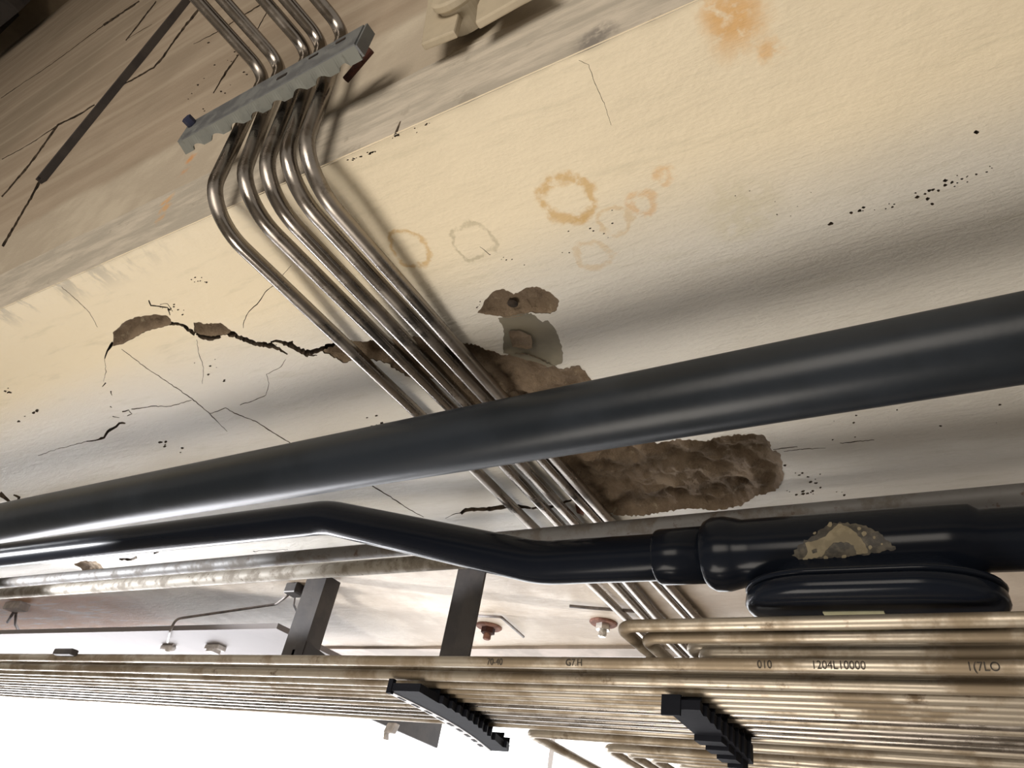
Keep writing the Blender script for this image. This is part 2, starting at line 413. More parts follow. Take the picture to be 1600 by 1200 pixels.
# ------------------------------------------------------------------ the beam soffit and its damage
A = [(505,548),(522,541),(540,529),(570,533),(600,530),(650,527),(700,531),(745,541),(775,552),(786,556),(820,552),(860,570),(880,578),(902,572),(914,580),(922,592),(950,620),(985,660),(1015,688),(1030,692),(1060,686),(1100,690),(1125,684),(1150,680),(1190,679),(1203,690),(1205,702),(1218,708),(1223,722),(1224,748),(1212,768),(1180,775),(1160,790),(1130,797),(1080,795),(1040,800),(1000,806),(965,806),(945,797),(930,782),(908,765),(896,742),(884,722),(850,700),(790,665),(742,640),(728,628),(712,612),(697,600),(668,588),(645,592),(628,582),(604,566),(580,560),(560,556),(540,566),(520,556)]
GREY = [(778,497),(800,494),(830,488),(838,494),(848,503),(856,500),(868,515),(875,532),(880,552),(878,568),(858,574),(836,566),(786,552),(787,535),(787,515)]
PIT = [(795,517),(812,516),(830,525),(832,543),(822,545),(800,541),(798,530)]
FOS = [(746,489),(754,478),(758,468),(770,455),(785,450),(797,455),(803,459),(820,450),(838,447),(860,456),(874,470),(870,484),(860,490),(840,489),(828,487),(815,494),(796,497),(778,494),(762,492)]
SA = [(175,541),(177,530),(176,520),(184,513),(190,506),(200,500),(214,495),(232,493),(240,491),(262,493),(267,498),(267,506),(255,511),(238,514),(222,520),(205,530),(190,538)]
SB = [(303,503),(311,502),(318,505),(345,503),(352,508),(362,516),(356,522),(345,524),(330,526),(310,522),(304,518)]
BIGHOLE = [jag(p, a, 3, True, i) for i, (p, a) in enumerate(((A, 1.8), (GREY, 1.0), (FOS, 1.0), (SA, .8), (SB, .8)))]
cracks = [
 ([(265,505),(285,507),(305,521)], [4,3,5]), ([(306,521),(325,527),(345,525)], [4,7,3]), ([(352,517),(380,528),(400,536),(425,539),(440,546),(450,552)], [8,5,6,6,3,1.5]),
 ([(423,533),(436,531),(452,537),(470,546),(484,552)], [2,3,6,6,8]), ([(478,553),(496,554)], [3,1]), ([(484,550),(500,545),(515,541),(533,536)], [5,5,7,9]),
 ([(177,536),(168,548),(164,560)], [4,2,1]), ([(164,560),(166,580),(162,596)], 1), ([(165,598),(160,604)], 3), ([(173,610),(175,618)], 2.2), ([(171,636),(174,638)], 2.2),
 ([(190,545),(230,575),(262,596),(300,622),(330,646),(356,672)], [1,1.3,1.3,1.5,1.6,.8]),
 ([(328,645),(352,637),(375,648),(400,657),(420,670),(458,693)], [1.2,1.5,1.6,1.4,1.8,1.5]),
 ([(205,640),(240,634),(268,633),(300,624)], [2,1.5,1.3,1]), ([(190,645),(200,642),(206,648),(198,651)], [2.5,2,1.5,1.5]), ([(175,652),(186,654)], 1.6),
 ([(135,690),(150,688),(162,684),(168,675),(180,668),(186,663),(195,663)], [1,1.5,3,3,3,3,1.5]), ([(92,701),(135,690)], [1,1]), ([(60,712),(92,701)], 1),
 ([(375,632),(400,625),(415,618),(420,600),(416,585),(440,572),(447,560)], [1.2,1.3,1,.8,.8,1,.6]),
 ([(455,415),(440,432),(430,444),(415,455),(402,475),(390,485),(382,500),(381,511)], [.9,1,1.2,1.4,1.8,1.4,1.3,.8]),
 ([(308,530),(310,550),(318,575),(316,600)], [1,.9,1,.6]), ([(232,470),(236,478),(262,480),(266,492)], [2,2.5,2,1.5]), ([(250,476),(262,474),(270,486)], [1,1,1]), ([(95,450),(120,470),(140,490),(152,512)], [.8,1,1,.6]),
 ([(581,760),(610,778),(640,797),(662,808)], [2,1.8,1.5,1]), ([(696,810),(712,803),(724,802)], [.8,1.2,2]), ([(720,803),(728,797),(745,796),(765,794),(790,789),(815,790),(830,793)], [4,5,4,5,5,4,2]),
 ([(830,793),(862,791),(880,785),(893,782)], [2,4,3,2]), ([(0,770),(8,776),(16,783)], [5,4,3]), ([(22,772),(30,776),(28,784)], [2,3,3]),
 ([(905,93),(920,100),(930,130),(944,160),(955,195)], [.8,.8,1,.8,.5]), ([(1208,702),(1230,700),(1246,698)], [1,1.6,1]), ([(1312,691),(1335,689),(1366,687)], [1,1.8,.8]), ([(1225,705),(1262,701),(1290,699)], [.8,1.3,.6]),
 ([(186,873),(205,874),(214,870)], [2,3,3]), ([(240,865),(248,863)], 3), ([(750,385),(765,397)], [.6,1.2]), ([(395,862),(450,858)], 1.0),
]
CH2 = [(115,881),(126,877),(150,877),(158,883),(166,893),(132,893)]   # broken chunk near the pipe end
RB = [(897,782),(906,781),(916,793),(912,806),(902,802)]
small = []
def chips(p0, p1, n, r, spread, seed):
    rnd = random.Random(seed)
    for k in range(n):
        u = rnd.random(); small.append(blob(p0[0]+(p1[0]-p0[0])*u+rnd.gauss(0, spread), p0[1]+(p1[1]-p0[1])*u+rnd.gauss(0, spread), r*(.4+rnd.random()), seed*100+k))
chips((545,251), (586,238), 14, 1.5, 1.2, 1); chips((598,225), (625,212), 3, 1.2, 1, 2); small.append(blob(619,211,4,5,1.1)); chips((640,205), (680,190), 5, 1, 2, 3)
chips((1330,330), (1400,322), 9, 1.5, 2.5, 4); chips((1432,306), (1505,280), 14, 1.8, 4, 5); chips((1505,283), (1560,262), 8, 1.3, 3, 6); small.append(blob(1526,207,3,9)); small.append(blob(1457,320,2,10)); small.append(blob(1298,350,3,11))
chips((765,396), (815,412), 6, 1.1, 3, 7); chips((1220,735), (1330,775), 16, 1.3, 8, 8); chips((1240,770), (1290,772), 9, 1.4, 3, 9); chips((560,640), (620,680), 10, 1.5, 8, 10)
chips((10,610), (20,618), 4, 1.8, 3, 11); chips((60,640), (20,670), 5, 1.6, 3, 12); chips((250,690), (290,710), 6, 1.6, 3, 13); chips((570,540), (610,532), 4, 1.6, 2, 14); chips((280,430), (315,440), 8, 1.2, 4, 15)
chips((255,478), (300,486), 10, 1.1, 4, 16); chips((310,560), (350,590), 7, 1.1, 6, 17); chips((425,540), (470,535), 5, 1.4, 2, 18); chips((745,480), (752,470), 4, 1, 2, 19); chips((1280,660), (1600,650), 10, 1.2, 12, 20)
chips((1130,330), (1290,300), 7, .8, 14, 21); chips((850,395), (960,345), 9, .9, 8, 22); chips((500,1), (1100,2), 0, 1, 1, 23)
toUV = lambda poly: [tuple(soff(*p)[:2]) for p in poly]
fnS = lambda x, y: (x, y, zs(y))
H_big = [toUV(p) for p in BIGHOLE]; H_ch = [toUV(jag(CH2, 1.2, 3)), toUV(jag(RB, .8, 3))]
H_cr = [toUV(crack_poly(l, [q*(1.35 if max(wd) > 2.6 else .8) for q in wd] if isinstance(wd, list) else wd*.9, 2.0 if i < 6 else 1.2, 4 if i > 5 else 3, i)) for i, (l, wd) in enumerate(cracks)]; H_sm = [toUV(p) for p in small]
def lin_s(a, b, st): return list(np.arange(a, b-1e-9, st))
SX = lin_s(-9, -3, .25)+lin_s(-3, 1.4, .03)+[1.4]; SY = [EDGE_Y]+lin_s(.325, 1.84, .03)+[1.84]
def undul(v):
    if v.y <= EDGE_Y+1e-4 or v.y > 1.83: return Vector((0, 0, 0))
    return Vector((0, 0, noise.noise(v*5)*.0035+noise.noise(v*17)*.0012))
soffit = holed('beam_soffit', SX, SY, fnS, (0, 0, .020), H_big+H_ch+H_cr+H_sm, [M['soffit'], M['plaster_edge']], undul)
soffit.name = 'trim_1'; tag(soffit, kind='structure')
def at(i): return H_big[i]
bowl('exposed_concrete', H_big[0], fnS, (0, 0, 1), .016, M['spall'], soffit, .0045, .013, .006, 1, 30)
bowl('mortar_patch', H_big[1], fnS, (0, 0, 1), .0025, M['mortar'], soffit, .008, .0006, .001, 2)
bowl('exposed_concrete', H_big[2], fnS, (0, 0, 1), .009, M['spall'], soffit, .003, .005, .004, 3, 60)
bowl('exposed_concrete', H_big[3], fnS, (0, 0, 1), .018, M['spall'], soffit, .003, .010, .010, 4, 60)
bowl('exposed_concrete', H_big[4], fnS, (0, 0, 1), .018, M['spall'], soffit, .003, .010, .010, 5, 60)
bowl('exposed_concrete', H_ch[0], fnS, (0, 0, 1), .010, M['spall'], soffit, .006, .004, .006, 6)
bowl('exposed_concrete', H_ch[1], fnS, (0, 0, 1), .008, M['rust'], soffit, .005, .003, .004, 7)
bowl('mortar_pit', toUV(jag(PIT, .8, 3)), lambda x, y: (x, y, zs(y)-.0008), (0, 0, 1), .0015, M['spall'], soffit, .003, .002, .003, 8)
p = Vector(soff(800, 479)); mb = MB(); v, f = sweep([p+Vector((0, 0, .0045)), p+Vector((0, 0, .0060))], [.0068, .0068], 20); mb.add(v, f)
mb.build('anchor_hole', M['dark_gap'], soffit, True)
mb = MB(); mb.box((-9, EDGE_Y+.004, .655), (1.4, 1.83, .70)); mb.build('beam_core', M['dark_gap'], soffit)
# deep cracks end at an added dark sheet; their shade is in its colour
mb = MB(); mb.add([(-9, EDGE_Y+.002, zs(EDGE_Y)+.0205), (1.4, EDGE_Y+.002, zs(EDGE_Y)+.0205), (1.4, .6, .629), (-9, .6, .629), (1.4, 1.83, .629), (-9, 1.83, .629)], [(0, 1, 2, 3), (3, 2, 4, 5)])
mb.build('crack_bed', M['dark_gap'], soffit)
# far end of the beam
mb = MB(); mb.box((-9, 1.78, .592), (1.4, 1.845, 1.1)); o = mb.build('trim_2', M['lintel']); tag(o, kind='structure')

# ------------------------------------------------------------------ the beam's upright side: skim band and board-marked wall
Z_B = EDGE_Y/.400
def fw(px, py): q = ay(px, py, EDGE_Y); return (q[0], q[2])
joints = [   # formwork board joints and cracks
 ([(65,272),(40,316),(0,382)], [5,3.5,4]), ([(0,305),(40,258),(88,193)], [2.5,3.5,3]), ([(88,193),(118,178),(145,161)], [3,2.5,2]), ([(176,137),(212,118),(238,103),(250,90)], [2,2.5,3,3.5]), ([(250,90),(280,46),(310,8),(318,-4)], [3,3.5,4,3]),
 ([(195,61),(218,32),(242,0)], [2,2.5,2]), ([(160,38),(190,18),(216,0)], [4,3,2.5]), ([(0,247),(45,222),(88,194)], [1,1,1.5]), ([(0,152),(70,104),(160,38)], [1,.8,1.3]), ([(195,60),(235,36)], [.8,.6]),
 ([(330,142),(350,110),(372,80)], [1.6,3,2]), ([(390,58),(402,38),(414,15)], [1.5,2,1.5]), ([(300,66),(335,48),(366,28),(404,4)], [.6,1.5,1.5,2]),
]
HW = [[fw(*q) for q in crack_poly(l, wd, .8, 5, 50+i)] for i, (l, wd) in enumerate(joints)]
rndw = random.Random(3)
for k in range(22):
    q = (rndw.uniform(290, 400), rndw.uniform(60, 170)); HW.append([fw(*s) for s in blob(q[0], q[1], rndw.uniform(.5, 1.4), 900+k)])
WX = lin_s(-16, -4, .5)+lin_s(-4, 1.4, .06)+[1.4]; WZ = lin_s(Z_B, 1.3, .04)+lin_s(1.3, 4.0, .15)+[4.0]
wall = holed('wall_front', WX, WZ, lambda x, z: (x, EDGE_Y+.005, z), (0, .015, 0), HW, [M['wall'], M['plaster_edge']],
             lambda v: Vector((0, noise.noise(v*4)*.002 if v.z > Z_B+.001 else 0, 0)))
tag(wall, kind='structure')
mb = MB(); mb.box((-16, EDGE_Y+.02, Z_B), (1.4, EDGE_Y+.25, 4.0)); mb.build('wall_core', M['dark_gap'], wall)
# skim band with a wavy upper edge
V = []; Fc = []; n = 900
for i in range(n+1):
    x = -9+10.4*i/n; e = noise.noise(Vector((x*9, 3, 1)))*.004+noise.noise(Vector((x*40, 3, 1)))*.0016
    low = noise.noise(Vector((x*30, 9, 1)))*.0015
    V += [(x, EDGE_Y, Z_EDGE+low-.001), (x, EDGE_Y-.0015, Z_EDGE+.03), (x, EDGE_Y-.0015, Z_B+e-.004), (x, EDGE_Y+.0075, Z_B+e), (x, EDGE_Y+.003, Z_EDGE+low+.004)]
for i in range(n):
    a, b = i*5, i*5+5
    for k in range(3): Fc.append((a+k, b+k, b+k+1, a+k+1))
    Fc.append((a, a+4, b+4, b))
band = mesh_obj('skim_band', V, Fc, M['band'], wall, False)
# room shell
mb = MB(); mb.box((-16, -6, 4.0), (1.4, EDGE_Y+.3, 4.2)); tag(mb.build('ceiling', M['ceiling']), kind='structure')
mb = MB(); mb.box((-16, -6, -1.75), (3, 2.9, -1.7)); tag(mb.build('floor', M['floor']), kind='structure')
mb = MB(); mb.box((-9, 1.85, 1.1), (1.4, 2.7, 1.2)); tag(mb.build('ceiling.001', M['lintel']), kind='structure')
# window wall on the far side
WY = 2.62
mb = MB(); mb.box((-9, WY, .98), (1.4, WY+.2, 1.1)); mb.box((-9, WY, -1.7), (1.4, WY+.2, -.95))
mb.box((-.75, WY, -.95), (1.4, WY+.2, .98)); tag(mb.build('wall_back', M['lintel']), kind='structure')
k = 0
for x0, x1 in ((-9, -1.49), (-1.47, -.75)):
    k += 1
    mb = MB(); mb.box((x0, WY+.05, -.95), (x1, WY+.06, .98)); wo = mb.build('window_%d' % k, M['sky']); tag(wo, kind='structure')
    mb = MB(); mb.box((x1-.0, WY+.02, -.95), (x1+.02, WY+.06, .98)); mb.build('window_frame', M['white'], wo)

# ------------------------------------------------------------------ five tubes over the soffit and down the wall
R = .009; TZ = .585
xs = [(-.690, -.690, -.704, -.719), (-.634, -.630, -.648, -.673), (-.600, -.600, -.615, -.644), (-.566, -.564, -.570, -.576), (-.538, -.541, -.549, -.555)]
em = [(412,120), (437,105), (483,82), (499,72), (535,52)]; tops = [(312,0), (357,0), (410,0), (437,0), (490,0)]
lab = ['leftmost of the five bare steel tubes bent under the beam', 'second from left of the five bare steel tubes under the beam', 'middle one of the five bare steel tubes under the beam',
       'fourth from left of the five bare steel tubes under the beam', 'rightmost of the five bare steel tubes bent under the beam']
for i in range(5):
    e = ay(*em[i], .272); dz = .018 if i % 2 else .0
    e[0] += (0, 0, -.004, .004, 0)[i]; far = Vector(e)+Vector((-.020, -.090, .020)).normalized()*1.0
    x0, x1, x2, x3 = xs[i]
    pts = [far, Vector((e[0]-(.0), .274, e[2]+.006)), Vector((x0+.005, .268, TZ)), Vector((x1, .70, TZ)), Vector((x2, 1.075, TZ)), Vector((x3, 1.55, TZ)), Vector((x3-.03, 2.6, TZ))]
    path = fillet(pts, [.035, .062, .3, .3, .3], 12)
    v, f = sweep(dense(path, .12), R, 20); o = mesh_obj('steel_tube', v, f, M['tube'], None, True)
    tag(o, lab[i], 'tube', 'five steel tubes bent under the beam')

# clamp bar on the wall
c0, c1 = Vector(ay(288, 208, .2385)), Vector(ay(562, 55, .2385))
u = (c1-c0).normalized(); L = (c1-c0).length; upv = Vector((0, 0, 1)); upv = (upv-u*upv.dot(u)).normalized(); ov = Vector((0, 1, 0))
cl = thing('clamp_bar', tuple(c0), 'grey galvanised steel clamp bar with scalloped edge holding the five tubes to the wall', 'clamp')
mb = MB(); H = .040
mb.obox(c0+u*L/2, u*L/2, upv*H/2, ov*.0015)
mb.build('front_plate', M['galv'], cl); 
# bottom flange with scallops towards the wall
n = 90; fl = []
for i in range(n+1):
    s = i/n*L; ph = (s/.036) % 1.0
    dpt = .0155-(.006*math.sin(math.pi*(ph-.45)/.55)**.6 if ph > .45 else 0)
    if s < .02 or s > L-.02: dpt = .0155
    fl.append((s, dpt))
V = []; Fc = []
for (s, dpt) in fl:
    b = c0+u*s-upv*H/2
    V += [b, b+ov*dpt-upv*.006, b+ov*dpt-upv*.003, b+upv*.003]
for i in range(n):
    a, b = i*4, i*4+4
    for k in range(4): Fc.append((a+k, b+k, b+(k+1) % 4, a+(k+1) % 4))
Fc += [(0, 1, 2, 3), (n*4+3, n*4+2, n*4+1, n*4)]
mesh_obj('scalloped_flange', V, Fc, M['galv_lit'], cl)
mb = MB(); mb.obox(c0+u*L/2+ov*.007+upv*H/2, u*L/2, ov*.007, upv*.0012); mb.build('top_flange', M['galv'], cl)
s0 = c0+u*(L*.60)+upv*.001-ov*.0018; mb = MB(); mb.obox(s0, u*.008, upv*.0025, ov*.0006); mb.build('slot', M['dark_gap'], cl)
for ss in (.76, .90): mb = MB(); mb.obox(c0+u*(L*ss)+upv*.009-ov*.0018, u*.007, upv*.0018, ov*.0006); mb.build('slot', M['dark_gap'], cl)
b = c0+u*.012+upv*.010
v, f = lathe([(0, .007), (.010, .007), (.011, .0055)], b-ov*.012, ov, 6); o = mesh_obj('bolt', v, f, M['blue'], cl); tag(o, 'dark blue bolt head')
b0 = Vector(ay(553, 98, .27)); b1 = Vector(ay(580, 78, .27)); mb = MB(); mb.cyl(b0-(b1-b0)*.8+ov*.01, b1, .0045, n=10); mb.cyl(b0-(b1-b0)*.1, b0+(b1-b0)*.35, .008, n=6); o = mb.build('bolt', M['darkrust'], cl); tag(o, 'dark rusty bolt')
mb = MB(); mb.obox(c0+u*(L+.002)+ov*.007, u*.0015, ov*.007, upv*(H/2+.003)); mb.build('end_cap', M['galv'], cl)


# conduit rod on the wall
xA = -1.58; mb = MB(); mb.box((xA-.011, EDGE_Y-.010, 1.10), (xA-.005, EDGE_Y+.006, 3.98)); mb.box((xA-.004, EDGE_Y-.004, 1.10), (xA+.006, EDGE_Y+.006, 3.98)); mb.box((xA+.006, EDGE_Y-.012, 1.10), (xA+.011, EDGE_Y+.006, 3.98))
o = mb.build('wall_channel', M['darksteel']); tag(o, 'slim dark metal channel fixed upright on the board-marked wall', 'cable channel')
mb = MB(); q = az(30, 18, 3.7); mb.box((q[0]-.8, q[1]-.35, 3.70), (q[0], q[1], 3.99)); mb.box((q[0]-.5, q[1]-.0, 3.70), (q[0]-.35, q[1]+.03, 3.99)); o = mb.build('hanging_box', M['darksteel']); tag(o, 'dark box fixed high under the slab in the top left corner', 'box')

# pale brackets on the wall at the top
def on(px, py, y=EDGE_Y-.03): return Vector(ay(px, py, y))
br = thing('wall_bracket', tuple(on(690, 30)), 'pale painted steel bracket with a round boss on the wall above the beam', 'bracket')
mb = MB(); mb.prism([on(657,69), on(709,48), on(716,20), on(722,-40), on(672,-40), on(665,20)], (0, .009, 0)); bevel(mb.build('plate', M['bracket'], br), .002)
cc = Vector(ay(712, -22, EDGE_Y-.045)); v, f = lathe([(0, .030), (.002, .034), (.008, .034), (.012, .030), (.040, .030)], cc, (0, 1, 0), 40); mesh_obj('boss', v, f, M['bracket'], br, False)
v, f = lathe([(0, .013), (.006, .013)], cc-Vector((0, .004, 0)), (0, 1, 0), 20); o = mesh_obj('bolt', v, f, M['darkrust'], br)
br2 = thing('wall_bracket', tuple(on(780, 10)), 'pale painted bracket plate on the wall to the right of the round boss', 'bracket')
mb = MB(); mb.prism([on(742,35), on(805,-1), on(860,-30), on(830,-60), on(765,-40), on(745,8)], (0, .009, 0)); bevel(mb.build('plate', M['bracket'], br2), .002)

# ------------------------------------------------------------------ big black pipe
def ang(Rr, deg): a = math.radians(deg); return (Rr*math.sin(a), Rr*math.cos(a))
yR, zR = ang(.757, 52.67); yL, zL = ang(.757, 54.15)
P0 = Vector((1.35, yR-.009, zR+.007)); d = (Vector((-2.2, yL, zL))-Vector((0.1, yR, zR))).normalized(); P0 = Vector((.1, yR, zR))-d*1.25; P1 = Vector((.1, yR, zR))+d*9
v, f = sweep([P0.lerp(P1, k/60) for k in range(61)], .0388, 48); o = mesh_obj('drain_pipe', v, f, M['pipe'], None, True)
tag(o, 'thick matt black pipe running straight across the picture under the five tubes', 'pipe')
# lower black pipe with offset bends and an inspection fitting
def pr(px, py, t):   # point at pixel with depth ratio given by plane y
    return Vector(ay(px, py, t))
A1 = pr(512, 808, .886)
wp = thing('waste_pipe', (A1.x, A1.y, A1.z), 'glossy black waste pipe with two offset bends and an oval inspection cover', 'pipe')
A0 = pr(50, 862, .886); A0 = A1+(A0-A1).normalized()*7; B1 = pr(845, 880, .905)
E0 = pr(1330, 855, .905); dirB = (E0-B1).normalized()
path = fillet([A0, A1, B1, B1+dirB*.45], [.24, .24], 16)
v, f = sweep(dense(path, .1), .0318, 40); mesh_obj('pipe_run', v, f, M['pipe2'], wp, True)
K = lambda px, py: B1+dirB*((pr(px, py, .905)-B1).length)
S0 = K(1030, 872); S1 = K(1104, 869); S2 = K(1165, 867); S3 = K(1540, 850)
ln = (S1-S0).length
v, f = lathe([(0, .0330), (.001, .0365), (.005, .0375), (ln+.01, .0375)], S0, dirB, 40); mesh_obj('coupling', v, f, M['pipe2'], wp, True)
l2 = (S2-S1).length; L3 = (S3-S1).length
v, f = lathe([(0, .038), (.004, .044), (.013, .048), (l2*.55, .048), (l2*.85, .0445), (l2, .042), (l2+.015, .0425), (L3-.04, .0425), (L3-.01, .042), (L3, .035), (L3+.8, .0345)], S1, dirB, 48)
body = mesh_obj('inspection_body', v, f, M['pipe2'], wp, True)
# stadium neck and cover under the barrel
yv = Vector((0, 1, 0)); yv = (yv-dirB*yv.dot(dirB)).normalized(); zv = dirB.cross(yv)
if zv.z > 0: zv = -zv      # points down
mid = K(1350, 865)
def stad(hl, hw, off, n=20):
    pts = []
    for k in range(2*n+2):
        if k <= n: a = -math.pi/2+math.pi*k/n; cx = hl-hw*1.25
        else: a = math.pi/2+math.pi*(k-n-1)/n; cx = -(hl-hw*1.25)
        pts.append(mid+dirB*(cx+1.25*hw*math.cos(a))+yv*(hw*math.sin(a))+zv*off)
    return pts
def loft(rings):
    m = len(rings[0]); V = [p for r in rings for p in r]; Fc = []
    for i in range(len(rings)-1):
        for k in range(m): Fc.append((i*m+k, i*m+(k+1) % m, (i+1)*m+(k+1) % m, (i+1)*m+k))
    Fc += [tuple(range(m))[::-1], tuple((len(rings)-1)*m+k for k in range(m))]; return V, Fc
HL = .138
v, f = loft([stad(HL-.034, .030, .0), stad(HL-.030, .034, .038), stad(HL-.018, .050, .050)]); mesh_obj('neck', v, f, M['pipe2'], body, True)
v, f = loft([stad(HL-.012, .052, .050), stad(HL-.002, .066, .053), stad(HL, .068, .056), stad(HL-.001, .067, .059), stad(HL-.007, .063, .060)]); mesh_obj('seal_flange', v, f, M['pipe2'], body, True)
v, f = loft([stad(HL-.005, .066, .060), stad(HL-.001, .070, .064), stad(HL-.000, .071, .074), stad(HL-.004, .068, .080), stad(HL-.014, .060, .084), stad(HL-.04, .045, .085)]); cov = mesh_obj('inspection_cover', v, f, M['pipe2'], body, True)
r_ = Vector(ray(1333, 957)); pz = mid+zv*.0855; tt = pz.z/r_.z; sc0 = r_*tt; mb = MB(); mb.obox(sc0+yv*.012, dirB*.032, yv*.014, zv*.0006); o = mb.build('label', M['sticker'], cov); tag(o, 'faded pale label on the cover edge')
# rubbed patch on the barrel: jagged half-moon
def barrel(px, py, off=.0006):
    r = Vector(ray(px, py)).normalized(); o = S1; dd = dirB; w0 = -o
    a = r-dd*r.dot(dd); b = w0-dd*w0.dot(dd); A_ = a.dot(a); B_ = 2*a.dot(b); C_ = b.dot(b)-(.0425+off)**2; disc = max(0, B_*B_-4*A_*C_)
    t = (-B_-math.sqrt(disc))/(2*A_); return r*t
def patch(name, poly, mat, off, seg=5, amp=1.5, holes=()):
    P = jag(poly, amp, seg, True, 3); pa = np.array(P); lo, hi = pa.min(0), pa.max(0)
    g = np.array([(x, y) for x in np.arange(lo[0], hi[0], 5) for y in np.arange(lo[1], hi[1], 5)]); g = g[in_poly(g, P)]
    co = [Vector(q) for q in P]+[Vector(q) for q in g]; ed = [(i, (i+1) % len(P)) for i in range(len(P))]
    hs = [jag(h, 1, 4, True, 9) for h in holes]
    for h in hs: k = len(co); co += [Vector(q) for q in h]; ed += [(k+i, k+(i+1) % len(h)) for i in range(len(h))]
    V, _, Fa, _, _, _ = delaunay_2d_cdt(co, ed, [], 1, 1e-6)
    V2 = np.array([(q[0], q[1]) for q in V]); keep = []
    for fa in Fa:
        c = V2[list(fa)].mean(0)[None]
        if not any(in_poly(c, h)[0] for h in hs): keep.append(tuple(fa))
    return mesh_obj(name, [barrel(q[0], q[1], off) for q in V2], keep, mat, body, True)
patch('rubbed_patch', [(1237,868),(1250,850),(1268,838),(1290,822),(1312,815),(1345,820),(1372,830),(1392,848),(1400,858),(1370,864),(1300,872),(1250,877)], M['worn_dark'], .0004, 4, 2.2)
o = patch('worn_patch', [(1256,875),(1262,862),(1258,848),(1272,845),(1290,838),(1300,828),(1310,818),(1322,822),(1334,830),(1345,840),(1352,850),(1356,864),(1338,866),(1334,852),(1322,847),(1302,848),(1290,860),(1284,870)], M['worn'], .0009, 4, 1.2, [[(1268,860),(1276,857),(1277,863),(1270,865)]])
tag(o, 'pale worn area on the black barrel')
for k, (px, py, r) in enumerate(((1297,820,5),(1342,826,4),(1350,834,5),(1273,833,3),(1366,840,3),(1360,855,4),(1319,870,4),(1258,874,4),(1290,872,4),(1328,828,4),(1345,862,4),(1378,850,2))):
    q = [(px+r*math.cos(a)*(.6+.5*random.random()), py+r*math.sin(a)*(.6+.5*random.random())) for a in [j*.9 for j in range(7)]]
    patch('worn_fleck', q, M['worn'], .0009, 50, 0)

# dusty pipes beyond, side by side
def run(name, mat, t0, z0, dz, r, label, cat, x0=-9, x1=1.3, grp=None):
    v, f = sweep([Vector((x0+(x1-x0)*k/50, t0*z0, z0+dz*(x0+(x1-x0)*k/50))) for k in range(51)], r, 32)
    o = mesh_obj(name, v, f, mat, None, True); return tag(o, label, cat, grp)
run('dusty_pipe', M['raildark'], 1.915, .540, .0, .0145, 'thin dark dusty pipe just above the thicker dirt-crusted pipe', 'pipe')
run('dusty_pipe', M['rail'], 2.048, .535, .0, .0160, 'grey dirt-crusted pipe seen behind the glossy black pipe', 'pipe', x1=-.78)

# ------------------------------------------------------------------ tube bundles
SB = .88
def bundle_tube(t, z, xl, bend, label, grp, mat=None, x1=1.3, r=R, yend=2.58, dz=0.0):
    z *= SB; xl = xl*SB if xl > -3 else xl; r *= SB; y = t*z; mat = mat or M['bundle']
    if bend: path = dense(fillet([(x1, y, z), (xl, y, z), (xl, yend, z+dz)], .021, 12), .08)
    else: path = [Vector((x1+(xl-x1)*k/90, y+noise.noise(Vector((k*.12, t*9, z)))*.0016, z+noise.noise(Vector((k*.1, t*7, 5)))*.0010)) for k in range(91)]
    v, f = sweep(path, r, 20); o = mesh_obj('steel_tube', v, f, mat, None, True); return tag(o, label, 'tube', grp)
g1 = 'short bundle of four tubes below the inspection cover'
up = [(2.735, .362, -.470, 'top'), (2.868, .358, -.447, 'second'), (2.962, .385, -.420, 'third'), (3.050, .366, -.392, 'lowest')]
for t, z, xl, nm in up: bundle_tube(t, z, xl, True, 'tube bent away at its left end, %s of the four under the inspection cover' % nm, g1)
g2 = 'long bundle of steel tubes across the bottom'
ords = ['topmost', 'second from the top', 'third from the top', 'fourth from the top', 'fifth from the top', 'sixth from the top', 'seventh from the top', 'eighth from the top', 'ninth from the top', 'tenth from the top', 'eleventh from the top', 'twelfth from the top', 'lowest']
ts = [3.205, 3.315, 3.455, 3.60, 3.70, 3.79, 3.88, 3.97, 4.06, 4.15, 4.25, 4.35, 4.46]
btubes = []
for k, t in enumerate(ts):
    z = (.325, .335, .318)[k] if k < 3 else .318
    btubes.append(bundle_tube(t, z, -9, False, ('topmost tube of the long bundle, printed with black lettering' if k == 0 else 'stained steel tube, %s in the long bundle across the bottom' % ords[k]), g2, M['tube'] if k in (7, 9, 10, 11) else None))  # darker steel on some tubes paints in the unlit dark zone at right
g3 = 'tubes bent away under the long bundle'
low = [(4.69, .320, -.905), (4.98, .320, -.765), (5.085, .318, -.722), (5.18, .316, -.678), (5.29, .316, -.630), (5.40, .316, -.580)]
for k, (t, z, xl) in enumerate(low):
    bundle_tube(t, z, xl, True, 'steel tube bent away at the bottom edge, %s of the six below the bundle' % ('leftmost', 'second', 'third', 'fourth', 'fifth', 'rightmost')[k], g3, r=.0098 if k == 0 else R)

